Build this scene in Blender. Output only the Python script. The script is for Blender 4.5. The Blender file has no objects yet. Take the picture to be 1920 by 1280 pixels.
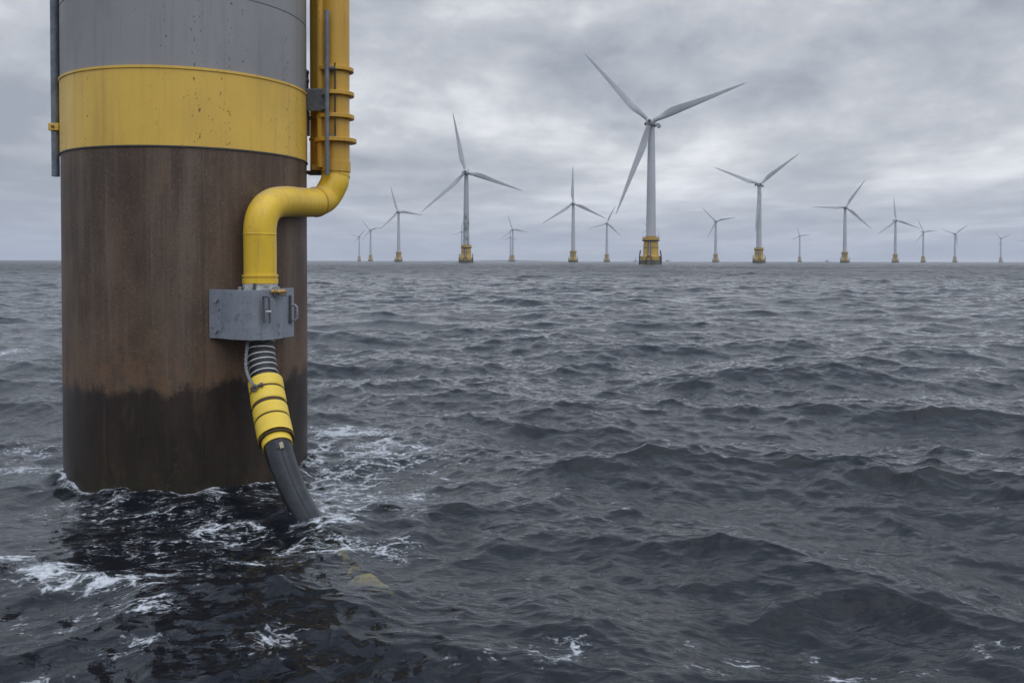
import bpy, math, random
import numpy as np
from mathutils import Vector, Matrix, Euler
SC = bpy.context.scene
COL = SC.collection
PI = math.pi
R_ = math.radians

# ------------------------------------------------------------------ camera
W, HPX, F = 1920.0, 1280.0, 1650.0
CAM_H = 3.5
PITCH, ROLL = 1.2, 0.109
SHIFT_PX = -(151.0 - F * math.tan(R_(PITCH)))          # level horizon sits at y = 489 of 1280
cam = bpy.data.cameras.new("camera")
camo = bpy.data.objects.new("camera", cam)
COL.objects.link(camo)
cam.sensor_width = 36.0
cam.lens = F / W * 36.0
cam.shift_y = SHIFT_PX / W
cam.clip_start, cam.clip_end = 0.1, 60000
camM = Matrix.Translation((0, 0, CAM_H)) @ Matrix.Rotation(R_(90 - PITCH), 4, 'X') @ Matrix.Rotation(R_(ROLL), 4, 'Z')
camo.matrix_world = camM
SC.camera = camo


def ray(px, py):
    v = Vector(((px - W / 2) / F, (HPX / 2 - py + SHIFT_PX) / F, -1.0))
    return camM.to_3x3() @ v


def at(px, py, Y):
    d = ray(px, py)
    return Vector((0, 0, CAM_H)) + d * (Y / d.y)


def on_water(px, py, z=0.0):
    d = ray(px, py)
    return Vector((0, 0, CAM_H)) + d * ((z - CAM_H) / d.z)


def project(p):
    q = camM.inverted() @ Vector(p)
    return (q.x / -q.z * F + W / 2, HPX / 2 + SHIFT_PX - q.y / -q.z * F)


# ------------------------------------------------------------------ node helper
class NT:
    def __init__(s, tree):
        s.t = tree
        s.t.nodes.clear()

    def n(s, typ, **kw):
        nd = s.t.nodes.new(typ)
        ins = kw.pop('ins', {})
        for k, v in kw.items():
            setattr(nd, k, v)
        for k, v in ins.items():
            s.put(nd.inputs[k], v)
        return nd

    def put(s, sock, v):
        if isinstance(v, bpy.types.NodeSocket):
            s.t.links.new(v, sock)
        elif isinstance(v, bpy.types.Node):
            s.t.links.new(v.outputs[0], sock)
        else:
            if hasattr(sock.default_value, '__len__') and not hasattr(v, '__len__'):
                v = [v] * len(sock.default_value)
            if hasattr(v, '__len__') and len(v) == 3 and len(sock.default_value) == 4:
                v = (*v, 1)
            sock.default_value = v

    def math(s, op, a, b=None, c=None, clamp=False):
        nd = s.t.nodes.new('ShaderNodeMath')
        nd.operation = op
        nd.use_clamp = clamp
        s.put(nd.inputs[0], a)
        if b is not None: s.put(nd.inputs[1], b)
        if c is not None: s.put(nd.inputs[2], c)
        return nd.outputs[0]

    def vec(s, op, a, b=None):
        nd = s.t.nodes.new('ShaderNodeVectorMath')
        nd.operation = op
        s.put(nd.inputs[0], a)
        if b is not None: s.put(nd.inputs[1], b)
        return nd.outputs['Value'] if op in ('DOT_PRODUCT', 'LENGTH', 'DISTANCE') else nd.outputs[0]

    def mix(s, f, a, b, blend='MIX'):
        nd = s.t.nodes.new('ShaderNodeMix')
        nd.data_type = 'RGBA'
        nd.blend_type = blend
        s.put(nd.inputs[0], f)
        s.put(nd.inputs[6], a)
        s.put(nd.inputs[7], b)
        return nd.outputs[2]

    def step(s, x, a, b, to0=0.0, to1=1.0):
        nd = s.t.nodes.new('ShaderNodeMapRange')
        nd.interpolation_type = 'SMOOTHSTEP'
        s.put(nd.inputs[0], x)
        for i, v in ((1, a), (2, b), (3, to0), (4, to1)): s.put(nd.inputs[i], v)
        return nd.outputs[0]

    def noise(s, vec, scale, detail=4, rough=.5, dist=0.0, dims='3D', out=0):
        nd = s.t.nodes.new('ShaderNodeTexNoise')
        nd.noise_dimensions = dims
        s.put(nd.inputs['Vector'], vec)
        nd.inputs['Scale'].default_value = scale
        nd.inputs['Detail'].default_value = detail
        nd.inputs['Roughness'].default_value = rough
        nd.inputs['Distortion'].default_value = dist
        return nd.outputs[out]

    def scale(s, vec, sc, loc=(0, 0, 0), rot=(0, 0, 0)):
        nd = s.t.nodes.new('ShaderNodeMapping')
        s.put(nd.inputs[0], vec)
        nd.inputs[1].default_value = loc
        nd.inputs[2].default_value = rot
        nd.inputs[3].default_value = sc
        return nd.outputs[0]

    def bump(s, h, dist, strength=1.0, normal=None):
        nd = s.t.nodes.new('ShaderNodeBump')
        s.put(nd.inputs['Height'], h)
        nd.inputs['Distance'].default_value = dist
        nd.inputs['Strength'].default_value = strength
        if normal is not None: s.put(nd.inputs['Normal'], normal)
        return nd.outputs[0]


# ------------------------------------------------------------------ world: overcast sky
SUN_EL, SUN_AZ = 58.0, 215.0      # high veiled sun behind the camera's right shoulder
world = bpy.data.worlds.new("World")
SC.world = world
world.use_nodes = True
w = NT(world.node_tree)
out = w.n('ShaderNodeOutputWorld')
sky = w.n('ShaderNodeTexSky', sky_type='NISHITA', sun_disc=False, sun_elevation=R_(SUN_EL), sun_rotation=R_(SUN_AZ - 55))
bg_sky = w.n('ShaderNodeBackground', ins={'Color': sky, 'Strength': 0.06})
tc = w.n('ShaderNodeTexCoord')
dirv = tc.outputs['Generated']
sep = w.n('ShaderNodeSeparateXYZ', ins={0: dirv})
zc = w.math('MAXIMUM', sep.outputs[2], 0.0)
den = w.math('ADD', zc, 0.07)
cx = w.math('DIVIDE', sep.outputs[0], den)
cy = w.math('DIVIDE', sep.outputs[1], den)
cp = w.n('ShaderNodeCombineXYZ', ins={0: cx, 1: cy, 2: 0.0}).outputs[0]
cpA = w.scale(cp, (0.75, 0.42, 1), loc=(3.1, 1.7, 0))
n1 = w.noise(cpA, 0.9, 7, .52, 0.25)
n2 = w.noise(w.scale(cp, (1, .75, 1), loc=(7.7, 2.2, 0)), 2.3, 6, .55, .1)
n0 = w.noise(w.scale(cp, (.5, .3, 1), loc=(1.3, 4.2, 0)), 0.55, 3, .5)
lump = w.noise(w.scale(dirv, (1, 1, 2.1), loc=(.37, .2, .55)), 4.0, 8, .55, .2)
lump2 = w.noise(w.scale(dirv, (1, 1, 1.7), loc=(2.3, .7, .1)), 15, 6, .6, .2)
lw = w.step(sep.outputs[2], .03, .16, .12, .62)
lm = w.math('ADD', w.math('MULTIPLY', lump, .74), w.math('MULTIPLY', lump2, .26))
flat_ = w.math('ADD', w.math('MULTIPLY', n1, .55), w.math('ADD', w.math('MULTIPLY', n2, .25), w.math('MULTIPLY', n0, .2)))
dens = w.math('ADD', w.math('MULTIPLY', lm, lw), w.math('MULTIPLY', flat_, w.math('SUBTRACT', 1.0, lw)))


def blob(px, py, rad, amp, squash=1.0):
    """a broad brighter or darker patch of the deck, placed by compass direction"""
    d = ray(px, py).normalized()
    dd = w.vec('SUBTRACT', dirv, tuple(d))
    dd = w.vec('MULTIPLY', dd, (1, 1, squash))
    l = w.vec('LENGTH', dd)
    return w.step(l, 0.0, rad, amp, 0.0)


bl = [(800, 130, .16, .055, 1.2), (1000, 260, .16, .035, 1.3), (1300, 250, .14, .02, 1.4), (735, 90, .07, -.05, 1.0), (0, 200, .42, -.11, 1.0), (1900, 60, .22, -.03, 1.4),
      (1330, 70, .12, -.04, 2.2), (1180, 330, .12, .03, 2.5), (720, 430, .25, -.01, 4.0)]
tot = dens
for b in bl: tot = w.math('ADD', tot, blob(*b))
ramp = w.n('ShaderNodeValToRGB', ins={0: tot})
cr = ramp.color_ramp
cr.elements[0].position = .40
cr.elements[0].color = (.335, .365, .425, 1)
cr.elements[1].position = .605
cr.elements[1].color = (.83, .85, .885, 1)
e = cr.elements.new(.50); e.color = (.52, .545, .59, 1)
hz = w.step(sep.outputs[2], -0.005, 0.115, 1.0, 0.0)
hz = w.math('MULTIPLY', hz, .75)
colr = w.mix(hz, ramp.outputs[0], (.40, .44, .535, 1))
up = w.step(sep.outputs[2], 0.22, 0.95, 1.0, 1.7)
colr = w.vec('SCALE', colr)
w.t.nodes[-1].inputs['Scale'].default_value = 1
w.put(w.t.nodes[-1].inputs['Scale'], up)
colr = w.mix(w.step(sep.outputs[2], .25, .7), colr, (.90, .98, 1.10), 'MULTIPLY')
bg_c = w.n('ShaderNodeBackground', ins={'Color': colr, 'Strength': 1.09})
mixw = w.n('ShaderNodeMixShader', ins={0: 0.96, 1: bg_sky.outputs[0], 2: bg_c.outputs[0]})
w.t.links.new(mixw.outputs[0], out.inputs[0])

sun = bpy.data.lights.new("sun", 'SUN')
sun.energy = 1.0
sun.angle = R_(80)
sun.color = (1, .985, .965)
suno = bpy.data.objects.new("sun", sun)
COL.objects.link(suno)
suno.rotation_euler = (R_(90 - SUN_EL), 0, R_(SUN_AZ - 180))

SC.view_settings.view_transform = 'Standard'
SC.view_settings.look = 'None'
SC.view_settings.exposure = 0.0
SC.view_settings.gamma = 1.0
SC.render.engine = 'CYCLES'
SC.cycles.max_bounces = 6
SC.cycles.transparent_max_bounces = 6
SC.cycles.volume_bounces = 1
SC.cycles.caustics_reflective = False
SC.cycles.caustics_refractive = False


# ------------------------------------------------------------------ object helpers
def tag(o, label=None, cat=None, group=None, kind=None):
    if label: o['label'] = label
    if cat: o['category'] = cat
    if group: o['group'] = group
    if kind: o['kind'] = kind
    return o


def empty(name, loc):
    o = bpy.data.objects.new(name, None)
    COL.objects.link(o)
    o.location = loc
    return o


class MB:
    """collects shapes, links them as one mesh object"""
    def __init__(s):
        s.v, s.f = [], []

    def add(s, vs, fs):
        b = len(s.v)
        s.v += [tuple(v) for v in vs]
        s.f += [tuple(i + b for i in f) for f in fs]
        return s

    def lathe(s, prof, c=(0, 0, 0), seg=32, a0=0.0, a1=2 * PI, cap=True):
        full = abs(a1 - a0 - 2 * PI) < 1e-6
        m = seg if full else seg + 1
        vs = []
        for r, z in prof:
            for i in range(m):
                a = a0 + (a1 - a0) * i / seg
                vs.append((c[0] + r * math.cos(a), c[1] + r * math.sin(a), c[2] + z))
        fs = []
        for j in range(len(prof) - 1):
            for i in range(seg):
                k = (i + 1) % m
                fs.append((j * m + i, j * m + k, (j + 1) * m + k, (j + 1) * m + i))
        if cap and full:
            if prof[0][0] > 1e-6: fs.append(tuple(range(m))[::-1])
            if prof[-1][0] > 1e-6: fs.append(tuple((len(prof) - 1) * m + i for i in range(m)))
        return s.add(vs, fs)

    def tube(s, pts, rad, seg=16, cap=True, closed=False):
        pts = [Vector(p) for p in pts]
        n = len(pts)
        rr = rad if hasattr(rad, '__len__') else [rad] * n
        tan = []
        for i in range(n):
            if closed: t = pts[(i + 1) % n] - pts[i - 1]
            else: t = pts[min(i + 1, n - 1)] - pts[max(i - 1, 0)]
            if t.length < 1e-9: t = tan[-1] if tan else Vector((0, 0, 1))
            tan.append(t.normalized())
        up = Vector((0, 0, 1)) if abs(tan[0].z) < .9 else Vector((1, 0, 0))
        u = tan[0].cross(up).normalized()
        vs, fs = [], []
        for i in range(n):
            u = (u - tan[i] * u.dot(tan[i])).normalized()
            v = tan[i].cross(u)
            for k in range(seg):
                a = 2 * PI * k / seg
                vs.append(pts[i] + (u * math.cos(a) + v * math.sin(a)) * rr[i])
        m = n if closed else n - 1
        for i in range(m):
            j = (i + 1) % n
            for k in range(seg):
                l = (k + 1) % seg
                fs.append((i * seg + k, i * seg + l, j * seg + l, j * seg + k))
        if cap and not closed:
            fs.append(tuple(range(seg))[::-1])
            fs.append(tuple((n - 1) * seg + k for k in range(seg)))
        return s.add(vs, fs)

    def box(s, c, size, M=None):
        x, y, z = [q / 2 for q in size]
        vs = [Vector((a * x, b * y, d * z)) for a in (-1, 1) for b in (-1, 1) for d in (-1, 1)]
        if M: vs = [M @ v for v in vs]
        vs = [v + Vector(c) for v in vs]
        return s.add(vs, [(0, 1, 3, 2), (4, 6, 7, 5), (0, 4, 5, 1), (2, 3, 7, 6), (0, 2, 6, 4), (1, 5, 7, 3)])

    def prism(s, poly, z0, z1):
        n = len(poly)
        vs = [(p[0], p[1], z0) for p in poly] + [(p[0], p[1], z1) for p in poly]
        fs = [(i, (i + 1) % n, n + (i + 1) % n, n + i) for i in range(n)]
        fs += [tuple(range(n))[::-1], tuple(range(n, 2 * n))]
        return s.add(vs, fs)

    def build(s, name, mat, parent=None, smooth=True, bevel=0, angle=35):
        me = bpy.data.meshes.new(name)
        off = Vector(parent_world(parent)) if parent else Vector((0, 0, 0))
        me.from_pydata([tuple(Vector(v) - off) for v in s.v], [], s.f)
        me.validate()
        import bmesh
        bm = bmesh.new(); bm.from_mesh(me)
        bmesh.ops.recalc_face_normals(bm, faces=bm.faces)
        if smooth:
            for f in bm.faces: f.smooth = True
            for ed in bm.edges:
                if len(ed.link_faces) == 2 and ed.calc_face_angle(0) > R_(angle): ed.smooth = False
        bm.to_mesh(me); bm.free()
        me.materials.append(mat)
        o = bpy.data.objects.new(name, me)
        COL.objects.link(o)
        if parent: o.parent = parent
        if bevel:
            b = o.modifiers.new('bevel', 'BEVEL')
            b.width = bevel; b.segments = 2; b.limit_method = 'ANGLE'; b.angle_limit = R_(40)
        return o


def parent_world(p):
    v = Vector((0, 0, 0))
    while p:
        v = v + p.location
        p = p.parent
    return v


def catmull(pts, n=14):
    P = [Vector(p) for p in pts]
    P = [P[0] * 2 - P[1]] + P + [P[-1] * 2 - P[-2]]
    o = []
    for i in range(1, len(P) - 2):
        a, b, c, d = P[i - 1:i + 3]
        for k in range(n):
            t = k / n
            o.append(.5 * ((2 * b) + (c - a) * t + (2 * a - 5 * b + 4 * c - d) * t * t + (-a + 3 * b - 3 * c + d) * t ** 3))
    o.append(P[-2])
    return o


# ------------------------------------------------------------------ materials
MATS = {}


def newmat(name):
    m = bpy.data.materials.new(name)
    m.use_nodes = True
    t = NT(m.node_tree)
    o = t.n('ShaderNodeOutputMaterial')
    MATS[name] = m
    return m, t, o


def surf(t, o, **ins):
    p = t.n('ShaderNodeBsdfPrincipled', ins=ins)
    t.t.links.new(p.outputs[0], o.inputs[0])
    return p


def painted(name, base, dirt, speck_col=(.09, .05, .03), rough=.5, amount=.5, speck=.5, sc=1.0, coord='pos', bright=None, spec=.5, stain=False, scuff=False):
    """weathered paint: broad fading, vertical grime streaks, small rust specks that run downwards"""
    m, t, o = newmat(name)
    P = t.n('ShaderNodeNewGeometry').outputs['Position'] if coord == 'pos' else t.n('ShaderNodeTexCoord').outputs['Object']
    a = t.noise(t.scale(P, (sc, sc, sc * .55)), 1.1, 5, .6)
    b = t.noise(t.scale(P, (sc * 9, sc * 9, sc * .45)), 1.0, 5, .65)
    g = t.math('ADD', t.math('MULTIPLY', t.step(a, .38, .72), .55), t.math('MULTIPLY', t.step(b, .48, .75), .6))
    c = t.mix(t.math('MULTIPLY', g, amount, clamp=True), base, dirt)
    if bright:
        f = t.noise(t.scale(P, (sc, sc, sc), loc=(5, 3, 1)), 2.2, 4, .6)
        c = t.mix(t.math('MULTIPLY', t.step(f, .45, .7), .5), c, bright)
    # specks: sparse dots clustered along some vertical runs
    s = t.noise(t.scale(P, (34 * sc, 34 * sc, 15 * sc)), 1.0, 1, .5)
    runs = t.noise(t.scale(P, (4.2 * sc, 4.2 * sc, .25 * sc), loc=(2, 7, 0)), 1.0, 3, .6)
    th = t.step(runs, .42, .66, .80, .66)
    d = t.math('MULTIPLY', t.math('SUBTRACT', s, th), 22, clamp=True)
    c = t.mix(t.math('MULTIPLY', d, speck, clamp=True), c, speck_col)
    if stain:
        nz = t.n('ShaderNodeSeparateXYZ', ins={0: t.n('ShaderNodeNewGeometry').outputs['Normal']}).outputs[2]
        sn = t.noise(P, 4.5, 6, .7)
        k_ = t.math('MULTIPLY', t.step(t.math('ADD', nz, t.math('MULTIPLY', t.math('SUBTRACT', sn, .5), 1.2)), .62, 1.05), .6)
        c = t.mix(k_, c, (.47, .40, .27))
        ch = t.noise(t.scale(P, (1, 1, .6), loc=(2, 9, 4)), 13, 5, .7)
        c = t.mix(t.math('MULTIPLY', t.step(ch, .64, .70), .55), c, (.20, .12, .04))
    if scuff:
        d1 = t.noise(P, 7.5, 5, .62, 1.6)
        d2 = t.noise(t.scale(P, (1, 1, .5), loc=(4, 2, 8)), 16, 4, .6, 1.2)
        c = t.mix(t.math('MULTIPLY', t.step(d1, .60, .65), .7), c, (.075, .08, .085))
        c = t.mix(t.math('MULTIPLY', t.step(d2, .61, .66), .6), c, (.07, .065, .06))
        c = t.mix(t.math('MULTIPLY', t.step(d1, .36, .30), .4), c, (.36, .375, .40))
    fine = t.noise(P, 60 * sc, 3, .6)
    c = t.mix(.18, c, t.n('ShaderNodeCombineColor', ins={0: fine, 1: fine, 2: fine}).outputs[0], 'OVERLAY')
    hgt = t.math('ADD', t.math('MULTIPLY', fine, .15), t.math('MULTIPLY', d, .4))
    p = surf(t, o, **{'Base Color': c, 'Roughness': t.step(a, .3, .7, rough - .08, rough + .12), 'Normal': t.bump(hgt, .006 / sc, .5), 'Specular IOR Level': spec})
    return m


def rust_mat(wet_z):
    m, t, o = newmat('rusted steel')
    P = t.n('ShaderNodeNewGeometry').outputs['Position']
    sp = t.n('ShaderNodeSeparateXYZ', ins={0: P})
    z = sp.outputs[2]
    speck = t.noise(P, 30, 5, .8)
    st = t.noise(t.scale(P, (3.0, 3.0, .16)), 1.0, 6, .62)
    st2 = t.noise(t.scale(P, (13, 13, .5), loc=(3, 1, 2)), 1.0, 4, .6)
    big = t.noise(t.scale(P, (1, 1, .7)), .8, 4, .6)
    base = t.mix(t.step(big, .38, .66), (.068, .043, .029), (.130, .085, .057))
    base = t.mix(t.math('MULTIPLY', t.step(st, .46, .68), .7), base, (.165, .122, .090))
    base = t.mix(t.math('MULTIPLY', t.step(st, .50, .30), .6), base, (.050, .028, .022))
    base = t.mix(t.math('MULTIPLY', t.step(st2, .52, .75), .45), base, (.17, .13, .11))
    base = t.mix(t.math('MULTIPLY', t.step(speck, .53, .66), .55), base, (.225, .165, .12))
    base = t.mix(t.math('MULTIPLY', t.step(speck, .46, .30), .6), base, (.03, .02, .017))
    # orange splash rust above the wet line
    zo = t.math('ADD', z, t.math('MULTIPLY', t.math('SUBTRACT', t.noise(t.scale(P, (1.6, 1.6, .4)), 1, 5, .6), .5), 1.5))
    org = t.math('MULTIPLY', t.step(zo, wet_z + 1.0, wet_z + .05), t.step(t.noise(P, 5, 5, .65), .36, .62))
    base = t.mix(t.math('MULTIPLY', org, .62), base, (.175, .095, .05))
    # ragged tide line, darker wet steel with growth below
    rag = t.math('MULTIPLY', t.math('SUBTRACT', t.noise(t.scale(P, (1.5, 1.5, .9)), 1, 6, .58), .5), .95)
    drips = t.math('MULTIPLY', t.math('SUBTRACT', t.noise(t.scale(P, (7, 7, 1.2), loc=(1, 2, 3)), 1, 3, .6), .5), .20)
    zz = t.math('ADD', t.math('ADD', z, t.math('MULTIPLY', t.math('SUBTRACT', t.noise(P, 16, 5, .75), .5), .30)), t.math('ADD', rag, drips))
    wet = t.step(zz, wet_z + .10, wet_z - .12)
    wc = t.mix(t.step(t.noise(t.scale(P, (2, 2, .5)), 2, 6, .65), .35, .7), (.009, .0065, .0055), (.028, .018, .013))
    wc = t.mix(t.math('MULTIPLY', t.step(speck, .57, .72), .35), wc, (.095, .05, .03))
    wc = t.mix(t.math('MULTIPLY', t.step(st2, .60, .78), .3), wc, (.10, .05, .028))
    c = t.mix(t.math('MULTIPLY', wet, .93), base, wc)
    # a few orange runs below the tide line, weed and salt scum just above the water
    run = t.noise(t.scale(P, (5, 5, .22), loc=(8, 3, 5)), 1, 4, .6)
    c = t.mix(t.math('MULTIPLY', t.step(run, .60, .72), t.math('MULTIPLY', wet, .4)), c, (.13, .055, .022))
    weed = t.math('MULTIPLY', t.step(t.math('ADD', z, t.math('MULTIPLY', rag, .8)), .75, .15), t.step(t.noise(P, 9, 5, .7), .45, .6))
    c = t.mix(t.math('MULTIPLY', weed, .55), c, (.022, .026, .012))
    blot = t.noise(t.scale(P, (1, 1, .6), loc=(9, 2, 7)), 1.9, 7, .68)
    c = t.mix(t.math('MULTIPLY', t.step(blot, .54, .68), t.math('SUBTRACT', .38, t.math('MULTIPLY', wet, .26))), c, (.20, .122, .072))
    pit = t.noise(t.scale(P, (1, 1, .8), loc=(4, 4, 1)), 4.5, 6, .7)
    c = t.mix(t.math('MULTIPLY', t.step(pit, .60, .70), .4), c, (.10, .05, .028))
    hgt = t.math('ADD', t.math('MULTIPLY', speck, .6), t.math('MULTIPLY', st2, .2))
    surf(t, o, **{'Base Color': c, 'Roughness': t.math('ADD', .62, t.math('MULTIPLY', wet, -.24)),
                  'Normal': t.bump(hgt, .012, .7), 'Specular IOR Level': .42})
    return m


def plain(name, col, rough=.6, var=.35, sc=6.0, metal=0.0, coord='pos', bumpd=.004):
    m, t, o = newmat(name)
    P = t.n('ShaderNodeNewGeometry').outputs['Position'] if coord == 'pos' else t.n('ShaderNodeTexCoord').outputs['Object']
    n = t.noise(P, sc, 6, .65)
    k = t.step(n, .3, .7, 1 - var, 1 + var * .5)
    c = t.vec('SCALE', tuple(col))
    t.put(t.t.nodes[-1].inputs['Scale'], k)
    surf(t, o, **{'Base Color': c, 'Roughness': rough, 'Metallic': metal, 'Normal': t.bump(n, bumpd, .6)})
    return m


# ------------------------------------------------------------------ the near foundation
PX, PY, PR = -5.64, 15.40, 2.0       # axis and radius of the pile


def hit(px, py, r=PR):
    d = ray(px, py)
    a = d.x ** 2 + d.y ** 2
    b = -2 * (d.x * PX + d.y * PY)
    c = PX ** 2 + PY ** 2 - r * r
    disc = max(b * b - 4 * a * c, 0)
    s = (-b - math.sqrt(disc)) / (2 * a)
    return Vector((0, 0, CAM_H)) + d * s


Z_TOP = 12.5
Z_BAND1 = hit(300, 124).z
Z_BAND0 = hit(300, 272).z
Z_SEAM = hit(480, 4).z
Z_WET = hit(330, 722).z
print('zs', Z_BAND1, Z_BAND0, Z_SEAM, Z_WET)

rust = rust_mat(Z_WET)
grey_paint = painted('grey coated steel', (.29, .287, .292), (.19, .188, .192), (.05, .045, .045), .48, .7, .75)
band_paint = painted('weathered yellow paint', (.80, .51, .085), (.52, .32, .08), (.12, .055, .02), .42, .75, .85)
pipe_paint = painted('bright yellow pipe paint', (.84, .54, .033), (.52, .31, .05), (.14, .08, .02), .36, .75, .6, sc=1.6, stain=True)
riser_paint = painted('faded yellow pipe paint', (.64, .37, .045), (.40, .22, .05), (.12, .06, .02), .42, .7, .6, sc=1.4)
galv = painted('galvanised steel', (.24, .26, .295), (.17, .185, .215), (.055, .055, .06), .42, .7, .85, sc=1.3, bright=(.33, .355, .39), scuff=True)
dark_steel = plain('dark grey steel', (.085, .09, .10), .5, .3, 12)
blue_steel = plain('blue grey steel tube', (.17, .195, .235), .42, .35, 9)
black_rubber = plain('black rubber', (.018, .019, .022), .45, .3, 20)
white_ring = plain('pale hose ring', (.62, .62, .60), .5, .25, 14)
rope_mat = plain('grey rope', (.24, .25, .27), .8, .4, 40)
bolt_rust = plain('rusty brass bolt', (.50, .30, .10), .5, .6, 30)
groove_mat = plain('dark groove', (.06, .035, .012), .7, .3, 10)

FND = empty('turbine_foundation', (PX, PY, 0))
tag(FND, 'huge rust brown foundation pile with yellow band and grey top, close by on left', 'foundation pile')

MB().lathe([(PR, -3.4), (PR, Z_BAND0 - .012)], (PX, PY, 0), 192).build('pile_shaft', rust, FND)
bandp = MB().lathe([(PR - .03, Z_BAND0 - .005), (PR + .010, Z_BAND0), (PR + .010, Z_BAND1), (PR - .03, Z_BAND1 + .004)], (PX, PY, 0), 192).build('painted_band', band_paint, FND)
MB().lathe([(PR + .007, Z_BAND1 - .035), (PR + .026, Z_BAND1 - .028), (PR + .026, Z_BAND1 + .008), (PR + .007, Z_BAND1 + .014)], (PX, PY, 0), 192, cap=False).build('rim', band_paint, bandp)
MB().lathe([(PR + .004, Z_BAND0 - .03), (PR + .020, Z_BAND0 - .022), (PR + .020, Z_BAND0 - .008), (PR + .004, Z_BAND0 - .003)], (PX, PY, 0), 192, cap=False).build('rim', dark_steel, bandp)
MB().lathe([(PR, Z_BAND1 + .003), (PR, Z_SEAM - .01), (PR - .012, Z_SEAM - .004), (PR - .012, Z_SEAM + .004), (PR, Z_SEAM + .01), (PR, Z_TOP)], (PX, PY, 0), 192).build('grey_tower_section', grey_paint, FND)
# vertical weld seam down the brown plate
q = hit(380, 400)
ang = math.atan2(q.y - PY, q.x - PX)
mb = MB()
pts = [(PX + (PR + .002) * math.cos(ang), PY + (PR + .002) * math.sin(ang), z) for z in (-1, Z_BAND0 - .04)]
mb.tube(pts, .014, 8)
mb.build('weld_seam', rust, FND)

# side ladder rail strip and bolts on the right flank
mb = MB()
for z0, z1, px in ((at(574, 252, 15.7).z, at(574, 205, 15.7).z, 575), (at(573, 185, 15.7).z, at(573, 128, 15.7).z, 573)):
    p = at(px, 200, 15.85)
    mb.box((p.x + .005, p.y, (z0 + z1) / 2), (.06, .2, z1 - z0))
mb.build('side_strip', dark_steel, FND, bevel=.004)
for px, py in ((576, 136), (576, 152), (581, 222)):
    p = at(px, py, 15.8)
    MB().tube([p + Vector((-.08, 0, 0)), p + Vector((.03, 0, 0))], .035, 6).build('bolt', dark_steel, FND)

# left fender pipe
LY = 14.55
p0, p1 = at(103, -120, LY), at(104.5, 331, LY)
fp = MB().tube([(p1.x, p1.y, p0.z), (p1.x - .004, p1.y, (p0.z + p1.z) / 2), p1], .062, 24, cap=False)
fp.tube([p1 + Vector((0, 0, .3)), p1 + Vector((0, 0, .012))], .05, 20)
fp = fp.build('side_pipe', blue_steel, FND)
c = at(104.5, 239, LY)
cl = MB()
cl.box(c + Vector((.0, -.005, 0)), (.17, .16, .12))
cl.box(c + Vector((.17, 0.06, 0)), (.22, .05, .10))
cl = cl.build('pipe_clamp', band_paint, fp, bevel=.008)
MB().tube([c + Vector((.0, -.08, 0)), c + Vector((.0, -.115, 0))], .022, 6).build('bolt', dark_steel, fp)
gp0, gp1 = at(111, -100, 14.9), at(111, 262, 14.9)
MB().tube([(gp1.x, gp1.y, gp0.z), gp1], .03, 12).build('back_rail', dark_steel, FND)

# main cable pipe (J tube): down the flank, round the elbow, across and down to the box
RP = .25
UY = 15.9
us = [at(629, y, UY) for y in (-200, -40, 100, 200, 300)]
ux, uy = us[3].x, us[3].y
Z_EL = at(629, 318, UY).z
upper = [(ux, uy, 10.6), (ux, uy, 7), (ux, uy, Z_EL)]
J = MB().tube(upper, RP, 40).build('cable_pipe', riser_paint, FND)


def ring(z, r, h, name, mat, parent, lip=.0):
    return MB().lathe([(RP - .01, z - h / 2), (r, z - h / 2), (r, z + h / 2), (RP - .01, z + h / 2)], (ux, uy, 0), 40, cap=False).build(name, mat, parent, bevel=.006)


for y, r in ((128, .325), (174, .335), (217, .335), (262, .375)):
    ring(at(640, y, UY - .2).z, r, .07, 'flange', riser_paint, J)
ring(at(640, 311, UY - .2).z, RP + .018, .19, 'sleeve_joint', riser_paint, J)
# elbow and crossing run
ctrl = [Vector((ux, uy, Z_EL + .02)), Vector((ux, uy, Z_EL - .12)), at(626, 345, UY - .05), at(611, 370, 15.75), at(592, 379, 15.45), at(565, 379.5, 14.95), at(535, 378, 14.4), at(510, 383, 14.02), at(494, 400, 13.82), at(488.5, 428, 13.75), at(488, 470, 13.75), at(488, 522, 13.75)]
ctrl[-2].x = ctrl[-1].x; ctrl[-3].x = ctrl[-1].x - .0
path = catmull(ctrl, 10)
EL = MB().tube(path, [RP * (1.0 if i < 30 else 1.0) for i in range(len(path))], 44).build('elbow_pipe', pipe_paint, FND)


def hoop(center, tangent, r, tube_r, flat=1.0, n=44):
    t = tangent.normalized()
    u = t.cross(Vector((0, 0, 1)) if abs(t.z) < .9 else Vector((1, 0, 0))).normalized()
    v = t.cross(u)
    return [center + (u * math.cos(2 * PI * k / n) + v * math.sin(2 * PI * k / n)) * r for k in range(n)]


def collar(center, tangent, r, width, mb=None):
    """flat band round a pipe"""
    mb = mb or MB()
    t = tangent.normalized()
    mb.tube([center - t * width / 2, center - t * width * .35, center + t * width * .35, center + t * width / 2], [r * .985, r, r, r * .985], 44, cap=True)
    return mb


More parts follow.
